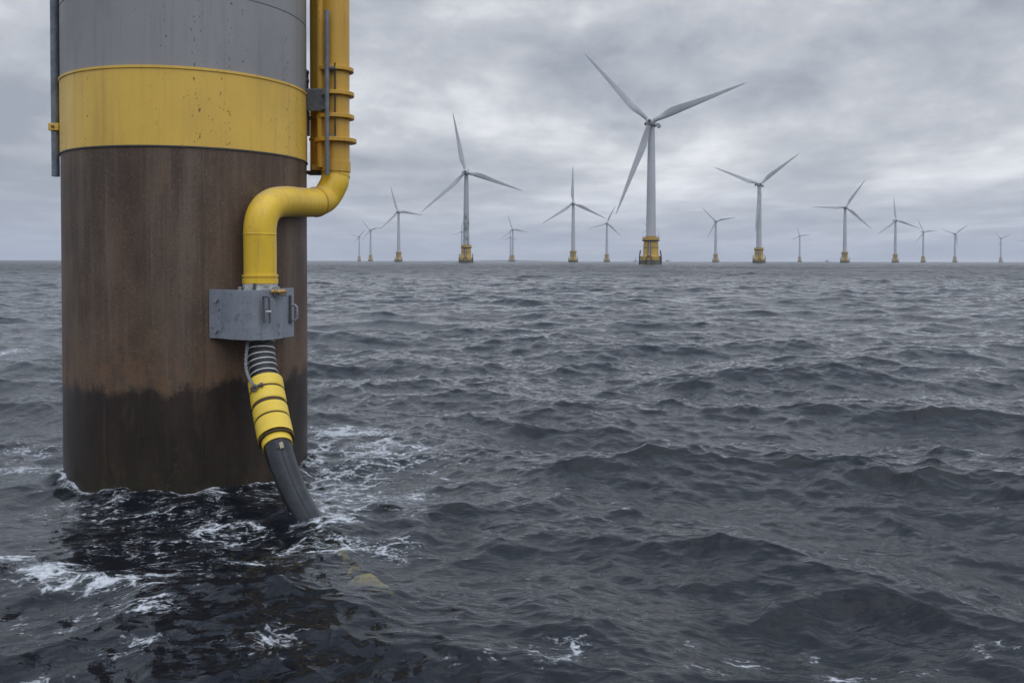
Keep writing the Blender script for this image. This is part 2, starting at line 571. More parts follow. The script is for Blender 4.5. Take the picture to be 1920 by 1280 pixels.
jo = min(range(len(path)), key=lambda i: abs(project(path[i])[0] - 593) + (0 if i > 20 else 500))
cb = collar(path[jo], path[jo + 1] - path[jo - 1], RP + .016, .05)
cb.build('joint_collar', riser_paint, EL)
for tx_, ty_ in ((488, 440), (629, 330)):
    k_ = min(range(1, len(path) - 1), key=lambda i: math.hypot(project(path[i])[0] - tx_, project(path[i])[1] - ty_))
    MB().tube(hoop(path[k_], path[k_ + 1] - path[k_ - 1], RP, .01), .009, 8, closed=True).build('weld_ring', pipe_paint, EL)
pj = at(601, 378, 15.25)
MB().box(pj, (.08, .06, .05)).build('collar_lug', groove_mat, EL, bevel=.006)
end = path[-1]
lc = MB()
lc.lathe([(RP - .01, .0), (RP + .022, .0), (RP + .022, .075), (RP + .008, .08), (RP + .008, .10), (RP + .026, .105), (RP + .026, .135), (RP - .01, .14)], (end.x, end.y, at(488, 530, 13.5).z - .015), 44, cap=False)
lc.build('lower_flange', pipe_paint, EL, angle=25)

# second tube behind and to the left of the riser, with its base plate
TY = 16.25
tp = at(599, 200, TY)
zb = at(599, 322, TY).z
TB = MB().tube([(tp.x, tp.y, 10.6), (tp.x, tp.y, zb)], .17, 32).build('sleeve_tube', riser_paint, FND)
for y in (222, 262):
    MB().lathe([(.16, -.02), (.19, -.02), (.19, .02), (.16, .02)], (tp.x, tp.y, at(599, y, TY).z), 32, cap=False).build('tube_ring', riser_paint, TB)
mb = MB().box((tp.x - .02, tp.y - .05, zb - .03), (.40, .42, .05))
mb.build('base_plate', groove_mat, TB, bevel=.01)
MB().box((tp.x + .06, tp.y - .17, zb + .05), (.30, .2, .1)).build('base_lip', riser_paint, TB, bevel=.01)
# slim yellow tube and slim grey rod in front
sp_ = at(601, 200, 15.75)
MB().tube([(sp_.x, sp_.y, 10.6), (sp_.x, sp_.y, at(601, 314, 15.75).z)], .062, 20).build('slim_tube', riser_paint, FND)
rp0, rp1 = at(613.5, 20, 15.55), at(613.5, 328, 15.55)
MB().tube([(rp1.x, rp1.y, rp0.z), rp1], .042, 16).build('grey_rod', blue_steel, FND)
# bracket plate between pile and riser
b0, b1 = at(573, 168, 15.6), at(612, 208, 15.6)
BR = MB().box(((b0.x + b1.x) / 2, 15.62, (b0.z + b1.z) / 2), (b1.x - b0.x + .04, .03, b0.z - b1.z)).build('bracket_plate', dark_steel, FND, bevel=.006)
MB().box(((b0.x + b1.x) / 2, 15.72, b0.z + .01), (b1.x - b0.x + .04, .2, .025)).build('bracket_top', blue_steel, BR, bevel=.004)
for y in (176, 203):
    p = at(607, y, 15.6)
    MB().tube([p + Vector((0, .02, 0)), p + Vector((0, -.06, 0))], .035, 6).build('bolt', dark_steel, BR)
# thin clamp strip with nuts along the flanges
st0, st1 = at(628, 118, 15.6), at(628, 262, 15.6)
CS = MB().box((st0.x, 15.6, (st0.z + st1.z) / 2), (.022, .05, st0.z - st1.z)).build('clamp_strip', groove_mat, FND, bevel=.003)
for y in (129, 257):
    p = at(623, y, 15.58)
    MB().tube([p + Vector((-.05, 0, 0)), p + Vector((.05, 0, 0))], .04, 6).build('nut', dark_steel, CS)

# ---- grey hang-off box
ZT, ZB = at(440, 543.5, 13.3).z, at(440, 637, 13.3).z


def plan(px, Y):
    p = at(px, 590, Y)
    return Vector((p.x, p.y, 0))


def offset_poly(line, th):
    back = []
    for i, p in enumerate(line):
        t = (line[min(i + 1, len(line) - 1)] - line[max(i - 1, 0)]).normalized()
        back.append(p + Vector((-t.y, t.x, 0)) * th)
    return line + back[::-1]


hy = hit(393, 590).y
lineL = [plan(392, hy - .03), plan(402, hy - .10), plan(411, hy - .13), plan(418, 13.47), plan(428, 13.36), plan(440, 13.28), plan(455, 13.22), plan(470, 13.20), plan(484, 13.22), plan(494, 13.27)]
BX = MB().prism(offset_poly(lineL, .03), ZB, ZT).build('hang_off_box', galv, FND, bevel=.005, angle=25)
lineR = [plan(490, 13.235), plan(515, 13.42), plan(551, 13.98)]
lineR2 = [plan(551, 13.98), plan(549, 14.5)]
DR = MB().prism(offset_poly(lineR, .03), ZB - .005, ZT + .012).build('access_plate', galv, FND, bevel=.005, angle=25)
MB().prism(offset_poly(lineR2, .03), ZB + .05, ZT - .02).build('side_plate', galv, FND, bevel=.004)
inner = [p + Vector((0, .03, 0)) for p in lineL] + [plan(515, 13.46), plan(548, 14.0), plan(546, 14.9), plan(470, 14.5), plan(400, hy + .1)]
MB().prism(inner, ZT - .10, ZT - .085).build('top_plate', galv, BX)
MB().prism(inner, ZB + .06, ZB + .075).build('bottom_plate', dark_steel, BX)
for px, py in ((405, 563), (405, 620)):
    p = at(px, py, hy - .12)
    MB().tube([p + Vector((0, .05, 0)), p + Vector((-.005, -.045, 0))], .031, 6).build('bolt', galv, BX)
# clamp halves above the box
cz0, cz1 = ZT - .09, at(488, 531, 13.5).z
mb = MB().lathe([(RP + .015, cz0), (RP + .015, cz1), (RP - .02, cz1)], (end.x, end.y, 0), 40)
mb.build('pipe_collar', plain('chipped pale collar', (.50, .50, .47), .5, .6, 12), BX)
MB().tube([(end.x - .01, end.y - RP - .03, cz0), (end.x - .01, end.y - RP - .03, cz1)], .02, 6).build('collar_joint', dark_steel, BX)
for dx, mt in ((-.27, galv), (.29, galv)):
    MB().box((end.x + dx, end.y - .1, ZT - .01), (.05, .16, .10)).build('collar_ear', mt, BX, bevel=.005)
# handles
def handle(px, y0, y1, Y, wdt, name, parent, dark=True):
    a, b = at(px, y0, Y), at(px, y1, Y)
    m = MB()
    n = Vector((.38, -1, 0)).normalized()
    off = n * .07
    m.tube([a, a + off * .8, a + off + Vector((0, 0, -.02)), b + off + Vector((0, 0, .02)), b + off * .8, b], .017, 10)
    return m.build(name, dark_steel if dark else galv, parent)


for px in (496, 500):
    pass
a_, b_ = at(493.5, 562, 13.2), at(495, 606, 13.2)
hh = MB()
rt = Vector((.085, .01, 0))
hh.tube(catmull([b_, a_, a_ + Vector((.02, -.02, .05)), a_ + rt * .75 + Vector((0, 0, .045)), a_ + rt, b_ + rt], 5), .018, 10)
hh.build('handle', dark_steel, DR)
MB().tube([a_ + rt + (b_ - a_) * .5 + Vector((-.05, -.01, 0)), a_ + rt + (b_ - a_) * .5 + Vector((.03, -.01, 0))], .015, 8).build('handle_pin', white_ring, DR)
p = at(547, 572, 13.85); q = at(547, 600, 13.85)
hh = MB().tube([p, p + Vector((.06, -.03, 0)), p + Vector((.09, -.03, -.03)), q + Vector((.09, -.03, .03)), q + Vector((.06, -.03, 0)), q], .02, 10)
hh.build('handle', galv, DR)
p = at(545, 553, 13.84); q = at(545, 606, 13.84)
MB().box((p + q) / 2, (.03, .05, (p - q).length)).build('hinge', dark_steel, DR, bevel=.004)
random.seed(4)
for i in range(5):
    p = at(514 + i * 5.2, 549 + random.uniform(-1.5, 1.5), 13.38 + i * .055)
    MB().tube([p, p + Vector((random.uniform(-.01, .01), -.06, .02 + random.uniform(0, .03)))], .028, 6).build('rusty_bolt', bolt_rust, DR)
p = at(525, 554, 13.44)
MB().box(p, (.20, .03, .025), Matrix.Rotation(R_(32), 3, 'Z')).build('bolt_bar', dark_steel, DR)

# ------------------------------------------------------------------ the cable hanging out of the box
CAB = empty('sea_cable', tuple(on_water(600, 1000)))
tag(CAB, 'black sea cable with yellow sleeve, curving from the grey box into the water', 'cable')
cpts = [at(489, 620, 13.62), at(490, 640, 13.58), at(490.5, 668, 13.50), at(496, 705, 13.36), at(505, 760, 13.06), at(516, 815, 12.72), at(527, 860, 12.42), at(546, 910, 12.12), at(570, 958, 11.82), at(600, 1005, 11.52), at(640, 1050, 11.25), at(690, 1095, 11.05), at(750, 1150, 10.9)]
cpath = catmull(cpts, 16)
cproj = [project(p)[1] for p in cpath]


def part_of(y0, y1):
    idx = [i for i, y in enumerate(cproj) if y0 <= y <= y1]
    return cpath[idx[0]:idx[-1] + 1]


CPL = [0.0]
for i_ in range(1, len(cpath)): CPL.append(CPL[-1] + (cpath[i_] - cpath[i_ - 1]).length)


def conduit_r(p):
    k = min(range(len(cpath)), key=lambda q: (cpath[q] - p).length)
    k0 = min(range(len(cproj)), key=lambda q: abs(cproj[q] - 834))
    return .200 - .030 * max(0, min(1, (CPL[k] - CPL[k0]) / 1.1))


def smooth_part(y0, y1, n):
    a = part_of(y0, y1)
    L = [0]
    for i in range(1, len(a)): L.append(L[-1] + (a[i] - a[i - 1]).length)
    o = []
    for k in range(n):
        s = L[-1] * k / (n - 1)
        j = max(i for i in range(len(L)) if L[i] <= s + 1e-9)
        j = min(j, len(a) - 2)
        o.append(a[j].lerp(a[j + 1], (s - L[j]) / max(L[j + 1] - L[j], 1e-6)))
    return o


hs = smooth_part(622, 716, 40)
HO = MB().tube(hs, [.192 + .006 * math.sin(i * 1.6) for i in range(40)], 36).build('ringed_hose', black_rubber, CAB)
for y in (641, 655.5, 668, 679, 690, 701):
    i = min(range(len(cpath)), key=lambda k: abs(cproj[k] - y))
    MB().tube(hoop(cpath[i], cpath[i + 1] - cpath[i - 1], .20, .01), .0115, 10, closed=True).build('hose_ring', white_ring, HO)
SL = MB().tube(smooth_part(714, 822, 30), .243, 36).build('sleeve_core', groove_mat, CAB)
ys = [714, 737, 763, 789.5, 824]
sleeve_paint = painted('clean yellow sleeve', (.80, .56, .05), (.60, .40, .05), (.2, .12, .03), .38, .45, .5, sc=2.2)
for k in range(4):
    seg = smooth_part(ys[k] + (1.2 if k else 0), ys[k + 1] - (0 if k == 3 else .8), 10)
    rr = [.248] + [.258] * 8 + [.248]
    if k == 3: rr = [.248] + [.258] * 8 + [.262]
    MB().tube(seg, rr, 40).build('sleeve_segment', sleeve_paint, SL)
seg = smooth_part(823, 829, 4)
MB().tube(seg, .250, 40).build('sleeve_rim', groove_mat, SL)
MB().tube(smooth_part(826, 838, 5), .215, 36).build('inner_collar', sleeve_paint, SL)
# conduit below
conduit_m, t, o = newmat('dark conduit')
P = t.n('ShaderNodeNewGeometry').outputs['Position']
br = t.noise(t.scale(P, (6, 6, 60), rot=(.5, .3, 0)), 1.0, 5, .7)
bg = t.noise(P, 3.5, 4, .6)
c = t.mix(t.step(br, .35, .7), (.005, .0055, .007), (.018, .020, .025))
c = t.mix(t.math('MULTIPLY', t.step(bg, .45, .7), .4), c, (.04, .043, .05))
surf(t, o, **{'Base Color': c, 'Roughness': .28, 'Specular IOR Level': .4, 'Normal': t.bump(br, .006, .6)})
low = smooth_part(834, 1140, 60)
CD = MB().tube(low, [conduit_r(p) for p in low], 40).build('conduit', conduit_m, CAB)
# seam of stitches along the side that faces us
camp = Vector((0, 0, CAM_H))
mb = MB()
mb2 = MB()
fine = smooth_part(842, 1015, 150)
for i in range(1, 149):
    t_ = (fine[i + 1] - fine[i - 1]).normalized()
    v = (camp - fine[i]); v = (v - t_ * v.dot(t_)).normalized()
    sd = t_.cross(v)
    ang = -.22
    nrm = v * math.cos(ang) + sd * math.sin(ang)
    rad = conduit_r(fine[i]) + .002
    c0 = fine[i] + nrm * (rad - .001)
    if i % 3:
        mb.tube([c0 - t_ * .008, c0 + t_ * .008], .008, 6)
    if i % 3 == 0: mb2.tube([c0 - sd * .012, c0 + sd * .012], .0055, 6)
mb.build('seam', black_rubber, CD)
mb2.build('stitching', black_rubber, CD)
i = 6
t_ = (fine[i + 1] - fine[i - 1]).normalized()
v = (camp - fine[i]); v = (v - t_ * v.dot(t_)).normalized(); sd = t_.cross(v)
M3 = Matrix((sd, t_, v)).transposed()
MB().box(fine[i] + v * .192 + sd * .0 - t_ * .02, (.05, .17, .03), M3).build('latch', black_rubber, CD, bevel=.006)
MB().box(fine[i] + v * .190 - sd * .055 + t_ * .02, (.055, .11, .03), M3).build('tag_plate', plain('tan tag', (.34, .29, .2), .5), CD, bevel=.004)
# lashing rope down the left of the hose
rope = MB()
rp = [at(465, 640, 13.38), at(462, 665, 13.3), at(461.5, 690, 13.2), at(467, 708, 13.1), at(475, 722, 13.02)]
rc = catmull(rp, 14)
for ph in (0, PI):
    rope.tube([p + Vector((.013 * math.cos(i * .7 + ph), .013 * math.sin(i * .7 + ph), 0)) for i, p in enumerate(rc)], .014, 8)
rope.build('lashing_rope', rope_mat, CAB)
sk = MB()
a = at(471, 727, 12.98); b = at(491, 720, 12.98)
sk.tube([a, at(480, 725, 12.94), b], .02, 10)
sk.tube([at(488, 721, 12.95), at(493, 720.5, 12.96)], .032, 10)
sk.tube(catmull([at(470, 730, 12.99), at(476, 732, 12.93), at(482, 727, 12.94), at(478, 721, 12.97)], 5), .015, 8)
sk.build('shackle', dark_steel, CAB)

# ------------------------------------------------------------------ far wind turbines (built once at real size, then copied)
tower_m = painted('turbine tower paint', (.50, .51, .53), (.38, .39, .41), (.2, .2, .21), .5, .6, .2, sc=.12, coord='obj')
blade_m = plain('turbine blade paint', (.52, .53, .55), .42, .12, .08, coord='obj', bumpd=.01)
tp_m = painted('turbine base yellow', (.52, .33, .05), (.30, .19, .06), (.14, .08, .03), .5, .8, .5, sc=.18, coord='obj')
dark_m = plain('turbine dark steel', (.05, .05, .06), .5, .3, .5, coord='obj')
conc_m = plain('turbine base concrete', (.13, .135, .11), .7, .5, .3, coord='obj')
lad_m = plain('ladder grey', (.42, .40, .42), .5, .3, .5, coord='obj')
HUBZ, TOPZ = 145.0, 141.0
stain_m, t, o = newmat('stained turbine tower paint')
P = t.n('ShaderNodeTexCoord').outputs['Object']
nn = t.noise(t.scale(P, (.16, .16, .09)), 1, 5, .65)
zz = t.n('ShaderNodeSeparateXYZ', ins={0: P}).outputs[2]
low_ = t.step(zz, 95, 70)
c = t.mix(t.math('MULTIPLY', t.step(nn, .47, .60), low_), (.42, .43, .45), (.17, .18, .20))
surf(t, o, **{'Base Color': c, 'Roughness': .5})


def make_turbine(stained=False):
    r = empty('wind_turbine', (0, 0, 0))
    tw = MB()
    tw.lathe([(5.0, 29.0), (4.85, 45), (4.5, 75), (3.9, 110), (3.3, TOPZ)], seg=40)
    tw.build('tower', stain_m if stained else tower_m, r)
    # foundation
    fb = MB()
    fb.lathe([(10.9, -3), (11.3, 4.6)], seg=40)
    fb.build('base_slab', conc_m, r)
    tp = MB()
    tp.lathe([(10.6, 4.6), (10.6, 8.2), (8.6, 8.8), (7.9, 10), (7.7, 17.8), (7.7, 18.4), (7.6, 20), (7.1, 25.2)], seg=40)
    T = tp.build('yellow_base', tp_m, r)
    MB().lathe([(7.2, 24.2), (8.6, 24.6), (8.6, 27.6), (8.2, 27.6), (8.2, 25.4), (5.6, 25.6), (5.4, 29.0), (5.1, 29.05)], seg=40, cap=False).build('platform', tp_m, r, angle=25)
    rail = MB()
    for k in range(20):
        a = 2 * PI * k / 20
        rail.tube([(8.4 * math.cos(a), 8.4 * math.sin(a), 27.5), (8.4 * math.cos(a), 8.4 * math.sin(a), 28.8)], .07, 5)
    rail.tube([(8.4 * math.cos(2 * PI * k / 40), 8.4 * math.sin(2 * PI * k / 40), 28.8) for k in range(40)], .08, 5, closed=True)
    rail.lathe([(8.72, 23.9), (8.9, 24.2), (8.9, 25.0), (8.65, 25.1)], seg=40, cap=False)
    rail.build('railing', dark_m, r)
    MB().lathe([(7.78, 16.9), (7.84, 17.0), (7.84, 17.25), (7.78, 17.35)], seg=40, cap=False).build('weld_ring', dark_m, r)
    ld = MB()
    for x in (-1.5, 1.5):
        ld.tube([(x, -9.6, 3), (x, -9.2, 12), (x * .8, -8.5, 21), (0, -7.9, 24.3)], .28, 6)
    L = ld.build('boat_landing', dark_m, r)
    ladd = MB().box((0, -7.95, 14.5), (1.5, .5, 13.5)).box((0, -7.9, 22), (.9, .5, 2.6))
    ladd.build('ladder', lad_m, L)
    ga = MB()
    ga.tube([(-2.6, -11.3, 1.0), (-2.6, -11.2, 7), (-1.8, -11, 8.6), (1.8, -11, 8.6), (2.6, -11.2, 7), (2.6, -11.3, 1.0)], .5, 6)
    ga.build('landing_frame', dark_m, L)
    for s in (-1, 1):
        m = MB().tube([(s * 11.2, -3, -2), (s * 11.0, -3, 9), (s * 10.2, -3, 14.5)], .65, 8)
        m.box((s * 10.4, -3, 7.8), (2.2, 3.2, 1.0))
        m.build('fender_post', dark_m, r)
    dv = MB().tube([(8.2, -1, 27), (8.3, -1, 33), (7.6, -1, 35.2), (5.6, -1, 35.8)], .16, 6)
    dv.build('davit', lad_m, r)
    # nacelle
    nc = MB()
    prof = [(-5.2, 2.9, 3.0), (-4.2, 3.5, 3.4), (4, 3.7, 3.6), (12, 3.4, 3.4), (14, 2.6, 2.8)]
    vs, fs = [], []
    nseg = 20
    for y, rx, rz in prof:
        for k in range(nseg):
            a = 2 * PI * k / nseg
            cx_, sz_ = math.cos(a), math.sin(a)
            vs.append((rx * math.copysign(abs(cx_) ** .6, cx_), y, HUBZ + .3 + rz * math.copysign(abs(sz_) ** .6, sz_)))
    for j in range(len(prof) - 1):
        for k in range(nseg):
            l = (k + 1) % nseg
            fs.append((j * nseg + k, j * nseg + l, (j + 1) * nseg + l, (j + 1) * nseg + k))
    fs += [tuple(range(nseg)), tuple((len(prof) - 1) * nseg + k for k in range(nseg))]
    nc.add(vs, fs)
    N = nc.build('nacelle', blade_m, r)
    MB().tube([(-6.2, 2, HUBZ - .6), (-6.2, 7, HUBZ - .6)], 1.7, 16).build('cooler', dark_m, N)
    MB().tube([(6.4, 2, HUBZ - 2.6), (6.4, 7, HUBZ - 2.6)], 2.3, 16).build('cooler', blade_m, N)
    MB().box((1.5, 3, HUBZ + 4.3), (5, 4, .5)).build('roof_hatch', dark_m, N)
    MB().lathe([(3.4, TOPZ - .5), (3.7, TOPZ + .6)], seg=24).build('yaw_ring', dark_m, r)
    # hub
    hb = MB()
    hp = []
    for k in range(9):
        a = PI / 2 * k / 8
        hp.append((4.6 * math.cos(a), -8.0 - 4.3 * math.sin(a)))
    vs, fs = [], []
    pr = [(4.0, -5.0), (4.6, -6.0)] + hp[:-1]
    for rad, y in pr:
        for k in range(28):
            a = 2 * PI * k / 28
            vs.append((rad * math.cos(a), y, HUBZ + rad * math.sin(a)))
    for j in range(len(pr) - 1):
        for k in range(28):
            l = (k + 1) % 28
            fs.append((j * 28 + k, j * 28 + l, (j + 1) * 28 + l, (j + 1) * 28 + k))
    fs += [tuple(range(28)), tuple((len(pr) - 1) * 28 + k for k in range(28))]
    hb.add(vs, fs)
    Hb = hb.build('hub', blade_m, r)
    MB().tube([(0, -11.6, HUBZ), (0, -12.5, HUBZ)], 1.5, 18).build('nose_cap', dark_m, Hb)
    # blades
    for k in range(3):
        sec = [(2.0, 4.8, 4.8, 0, 0), (6, 4.7, 4.4, 0, 0), (12, 5.6, 3.4, -.3, .1), (18, 7.4, 2.4, -1.0, .2), (24, 8.4, 1.9, -1.5, .26), (32, 7.8, 1.5, -1.4, .22), (45, 6.3, 1.1, -1.0, .16), (60, 4.8, .8, -.65, .11), (75, 3.3, .55, -.35, .07), (88, 2.1, .36, -.15, .04), (96, 1.2, .22, 0, .02), (100, .3, .1, .15, 0)]
        vs, fs = [], []
        ns = 20
        for rr, ch, th, off, tw_ in sec:
            for i in range(ns):
                a = 2 * PI * i / ns
                x = ch / 2 * math.cos(a)
                y = th / 2 * math.sin(a) * (1 if ch < 4.9 and rr < 10 else (.55 + .45 * math.cos(a)) ** .5 if math.cos(a) > -1 else 0)
                tt = tw_ * 1.2
                xx = x * math.cos(tt) - y * math.sin(tt) + off
                yy = x * math.sin(tt) + y * math.cos(tt) - 3.2 * (rr / 100) ** 2
                vs.append((xx, yy, rr))
        for j in range(len(sec) - 1):
            for i in range(ns):
                l = (i + 1) % ns
                fs.append((j * ns + i, j * ns + l, (j + 1) * ns + l, (j + 1) * ns + i))
        fs += [tuple(range(ns)), tuple((len(sec) - 1) * ns + i for i in range(ns))]
        if k == 0:
            b = MB().add(vs, fs).build('blade', blade_m, r)
            b.location = (0, -8.0, HUBZ)
            first = b
        else:
            b = first.copy(); COL.objects.link(b); b.parent = r
    return r


def copy_tree(o, parent=None):
    c = o.copy(); COL.objects.link(c); c.parent = parent
    for ch in list(o.children): copy_tree(ch, c)
    return c


# hub pixel, three blade tips, label
TUR = [
    ((1219, 228), [(1093, 93), (1393, 168), (1160, 390)], 19, 'nearest and tallest wind turbine, its stout yellow base on a dark slab'),
    ((873, 322), [(849, 211), (970, 355), (797, 391)], 5, 'large wind turbine with dark stains down its tower, left of the tallest turbine'),
    ((746, 396.5), [(732, 349), (793, 403.5), (718, 424)], 8, 'middle sized wind turbine left of the one with the stained tower'),
    ((694, 431), [(678, 413), (707, 428.5), (681, 446)], 5, 'small hazy wind turbine, right one of the pair nearest the yellow pipe'),
    ((672.8, 443.7), [(655, 438.6), (684.5, 432), (661, 458)], 5, 'smallest hazy wind turbine of the pair beside the yellow pipe, leftmost of all'),
    ((961, 430), [(951.7, 402), (985.7, 434.8), (941, 447)], 5, 'small far wind turbine right of the stained tower, a bare mast just behind it'),
    ((1074.5, 381), [(1074, 311), (1127, 406), (1026, 413)], 8, 'mid distance wind turbine with one blade pointing straight up, left of the tallest turbine'),
    ((1138, 418.3), [(1152.3, 388.3), (1162.5, 441.4), (1103, 428.9)], 5, 'small wind turbine just under the lowest blade tip of the tallest turbine'),
    ((1216.5, 428), [(1204.7, 415), (1221, 441), (1203, 439)], 5, 'tiny far wind turbine mostly hidden behind the tower of the tallest turbine'),
    ((1342.5, 414.5), [(1316.3, 389), (1377.4, 408), (1326.6, 445)], 8, 'small wind turbine between the tallest one and the wide V bladed one'),
    ((1425, 345.3), [(1343, 314), (1495.6, 288.6), (1419, 409)], 8, 'large wind turbine right of the tallest, two blades raised in a wide V'),
    ((1500.3, 442), [(1492.9, 424.7), (1513, 441), (1487.4, 448)], 5, 'tiny far wind turbine between the wide V bladed one and the level bladed one'),
    ((1586, 388.3), [(1620.5, 336.5), (1525.8, 387.8), (1624.8, 423)], 8, 'mid distance wind turbine whose left blade lies level'),
    ((1680.5, 413), [(1674.8, 368.8), (1713.7, 425.4), (1649.6, 437.3)], 8, 'wind turbine with one blade up, directly right of the one with a level left blade'),
    ((1732.5, 434.6), [(1720.6, 412), (1754, 432.7), (1720, 451)], 5, 'small far wind turbine, first of the small row at far right'),
    ((1792, 438.2), [(1769, 431), (1813.4, 422), (1795, 460)], 5, 'small far wind turbine at right with two short blades raised like a V'),
    ((1878, 447), [(1866, 436.4), (1894.8, 439.6), (1871.4, 462)], 5, 'tiny far wind turbine nearest the right edge with its whole tower in view'),
    ((1925, 452), [(1905, 451), (1936, 436), (1935, 468)], 5, 'wind turbine cut off by the right edge, only a level blade tip showing'),
    ((865.5, 434), [(848, 441), (868, 414), (880, 446)], 5, 'faint far wind turbine close behind the left side of the stained tower'),
    ((957, 444), [(957, 430), (970, 451), (944, 451)], 5, 'faint thin far wind turbine close behind the small one right of the stained tower'),
]
proto = make_turbine()
proto_st = make_turbine(True)
for i, ((hx, hy_), tips, yaw, lab) in enumerate(TUR):
    o = proto if i == 0 else (proto_st if i == 1 else copy_tree(proto))
    dr = ray(hx, hy_)
    s = (HUBZ - CAM_H) / dr.z
    hub = Vector((0, 0, CAM_H)) + dr * s
    yr = R_(-yaw)
    # facing direction local -Y rotated by yr; hub is 8 m in front of the tower
    f = Vector((math.sin(yr), -math.cos(yr), 0))
    base = hub - f * 8.0
    o.location = (base.x, base.y, 0)
    o.rotation_euler = (0, 0, yr)
    tag(o, lab, 'wind turbine', 'wind turbines standing across the horizon')
    bl_ = [c for c in o.children if c.name.startswith('blade')]
    dpx = hub.y / F
    lens_ = sorted(math.hypot(hx - q_[0], hy_ - q_[1]) for q_ in tips)
    bs = lens_[2] * dpx / 100
    for b, tip in zip(bl_, tips):
        b.scale = (bs ** .5, bs ** .5, bs)
        phi = math.atan2(hy_ - tip[1], tip[0] - hx)
        b.rotation_euler = (0, PI / 2 - phi, 0)

# tiny vessels on the horizon and a low coast
hull_m = plain('far vessel paint', (.10, .11, .13), .6, .2, .1, coord='obj')
for k, (px, hgt, lab) in enumerate(((1192, 34, 'tiny far boat with a mast on the horizon, left of the tallest turbine'), (1252, 20, 'tiny low far boat on the horizon, right of the tallest turbine'), (1551, 24, 'tiny far boat on the horizon left of the turbine with a level blade'))):
    Y = 7600
    p = at(px, 489, Y)
    b = empty('distant_boat', (p.x, Y, 0))
    tag(b, lab, 'boat', 'far boats on the horizon')
    MB().prism([(p.x - 22, Y - 4), (p.x + 16, Y - 4), (p.x + 24, Y), (p.x + 16, Y + 4), (p.x - 22, Y + 4)], -1, 5).build('hull', hull_m, b)
    MB().box((p.x - 4, Y, 8), (14, 6, 6)).build('cabin', hull_m, b)
    MB().tube([(p.x, Y, 5), (p.x, Y, hgt)], 1.6, 6).build('mast', hull_m, b)
cv, cf = [], []
random.seed(2)
n = 60
for i in range(n + 1):
    px = 800 + i * 4.2
    p = at(px, 489, 11600)
    hgt = (6 + 8 * math.exp(-((px - 960) / 60) ** 2)) * (math.sin(PI * i / n) ** .6) * random.uniform(.8, 1.1)
    cv += [(p.x, 11600, -2), (p.x, 11700, hgt), (p.x, 11900, -2)]
for i in range(n):
    a = i * 3
    cf += [(a, a + 3, a + 4, a + 1), (a + 1, a + 4, a + 5, a + 2)]
co = MB().add(cv, cf).build('hills', plain('far coast', (.06, .08, .06), .9, .3, .01))
tag(co, kind='structure')

# ------------------------------------------------------------------ the sea
rng = np.random.default_rng(11)
PHIL_A = 0.0058
WIND = R_(262)          # seas run towards the camera, slightly across


def tile(N, L, lmin, lmax, spread, seed, wind=WIND, peak=12.5):
    r = np.random.default_rng(seed)
    k1 = np.fft.fftfreq(N, L / N) * 2 * np.pi
    kx, ky = np.meshgrid(k1, k1, indexing='ij')
    k = np.hypot(kx, ky); k[0, 0] = 1
    kp = 2 * np.pi / peak
    th = np.arctan2(ky, kx)
    dd = np.cos((th - wind) / 1.0)
    D = np.abs(dd) ** spread * np.where(dd > 0, 1, .25) + .045
    P = PHIL_A * k ** -4 * np.exp(-1.1 * (kp / k) ** 2) * D
    lam = 2 * np.pi / k
    P = P * ((lam >= lmin) & (lam < lmax)); P[0, 0] = 0
    dk = 2 * np.pi / L
    amp = np.sqrt(P) * dk * N * N
    g = (r.normal(size=(N, N)) + 1j * r.normal(size=(N, N))) * amp
    h = np.fft.ifft2(g).real
    dx = np.fft.ifft2(1j * kx / k * g).real
    dy = np.fft.ifft2(1j * ky / k * g).real
    return h.astype(np.float32), dx.astype(np.float32), dy.astype(np.float32), L


def sample(T, x, y, rot=0.0):
    c, s = math.cos(rot), math.sin(rot)
    h, dx, dy, L = T
    N = h.shape[0]
    u = ((c * x + s * y) / L * N) % N
    v = ((-s * x + c * y) / L * N) % N
    i = np.floor(u).astype(int) % N; j = np.floor(v).astype(int) % N
    fu = (u - np.floor(u)); fv = (v - np.floor(v))
    i2, j2 = (i + 1) % N, (j + 1) % N
    out_ = []
    for a in (h, dx, dy):
        out_.append(a[i, j] * (1 - fu) * (1 - fv) + a[i2, j] * fu * (1 - fv) + a[i, j2] * (1 - fu) * fv + a[i2, j2] * fu * fv)
    H, X, Y = out_
    return H, c * X - s * Y, s * X + c * Y


TC = tile(512, 260.0, 9.0, 70, 3.0, 5)
TA = tile(512, 83.0, 1.4, 9.0, 1.6, 21)
TB_ = tile(512, 19.0, .12, 1.4, 0.7, 33)

fine_a = np.linspace(-R_(37), R_(37), 1150)
coarse = np.linspace(R_(37), 2 * PI - R_(37), 90)[1:-1]
ang = np.concatenate([fine_a, coarse])
rad = [1.2]
while rad[-1] < 12500:
    r0 = rad[-1]
    rad.append(r0 * (1 + (.0035 if r0 < 60 else .003 if r0 < 900 else .006 if r0 < 2500 else .02)))
rad = np.array(rad)
na, nr = len(ang), len(rad)
print('sea grid', na, nr, na * nr)
Rg, Ag = np.meshgrid(rad, ang, indexing='ij')
X0 = (Rg * np.sin(Ag)).ravel(); Y0 = (Rg * np.cos(Ag)).ravel()
X0 = np.append(X0, 0.0); Y0 = np.append(Y0, 0.0)
Rr = np.append(Rg.ravel(), 0.0)
hC, xC, yC = sample(TC, X0, Y0)
hA, xA, yA = sample(TA, X0 + 13, Y0 + 40, .0)
hB, xB, yB = sample(TB_, X0, Y0, .35)
hB2, xB2, yB2 = sample(TB_, X0 + 5, Y0 + 3, -.9)
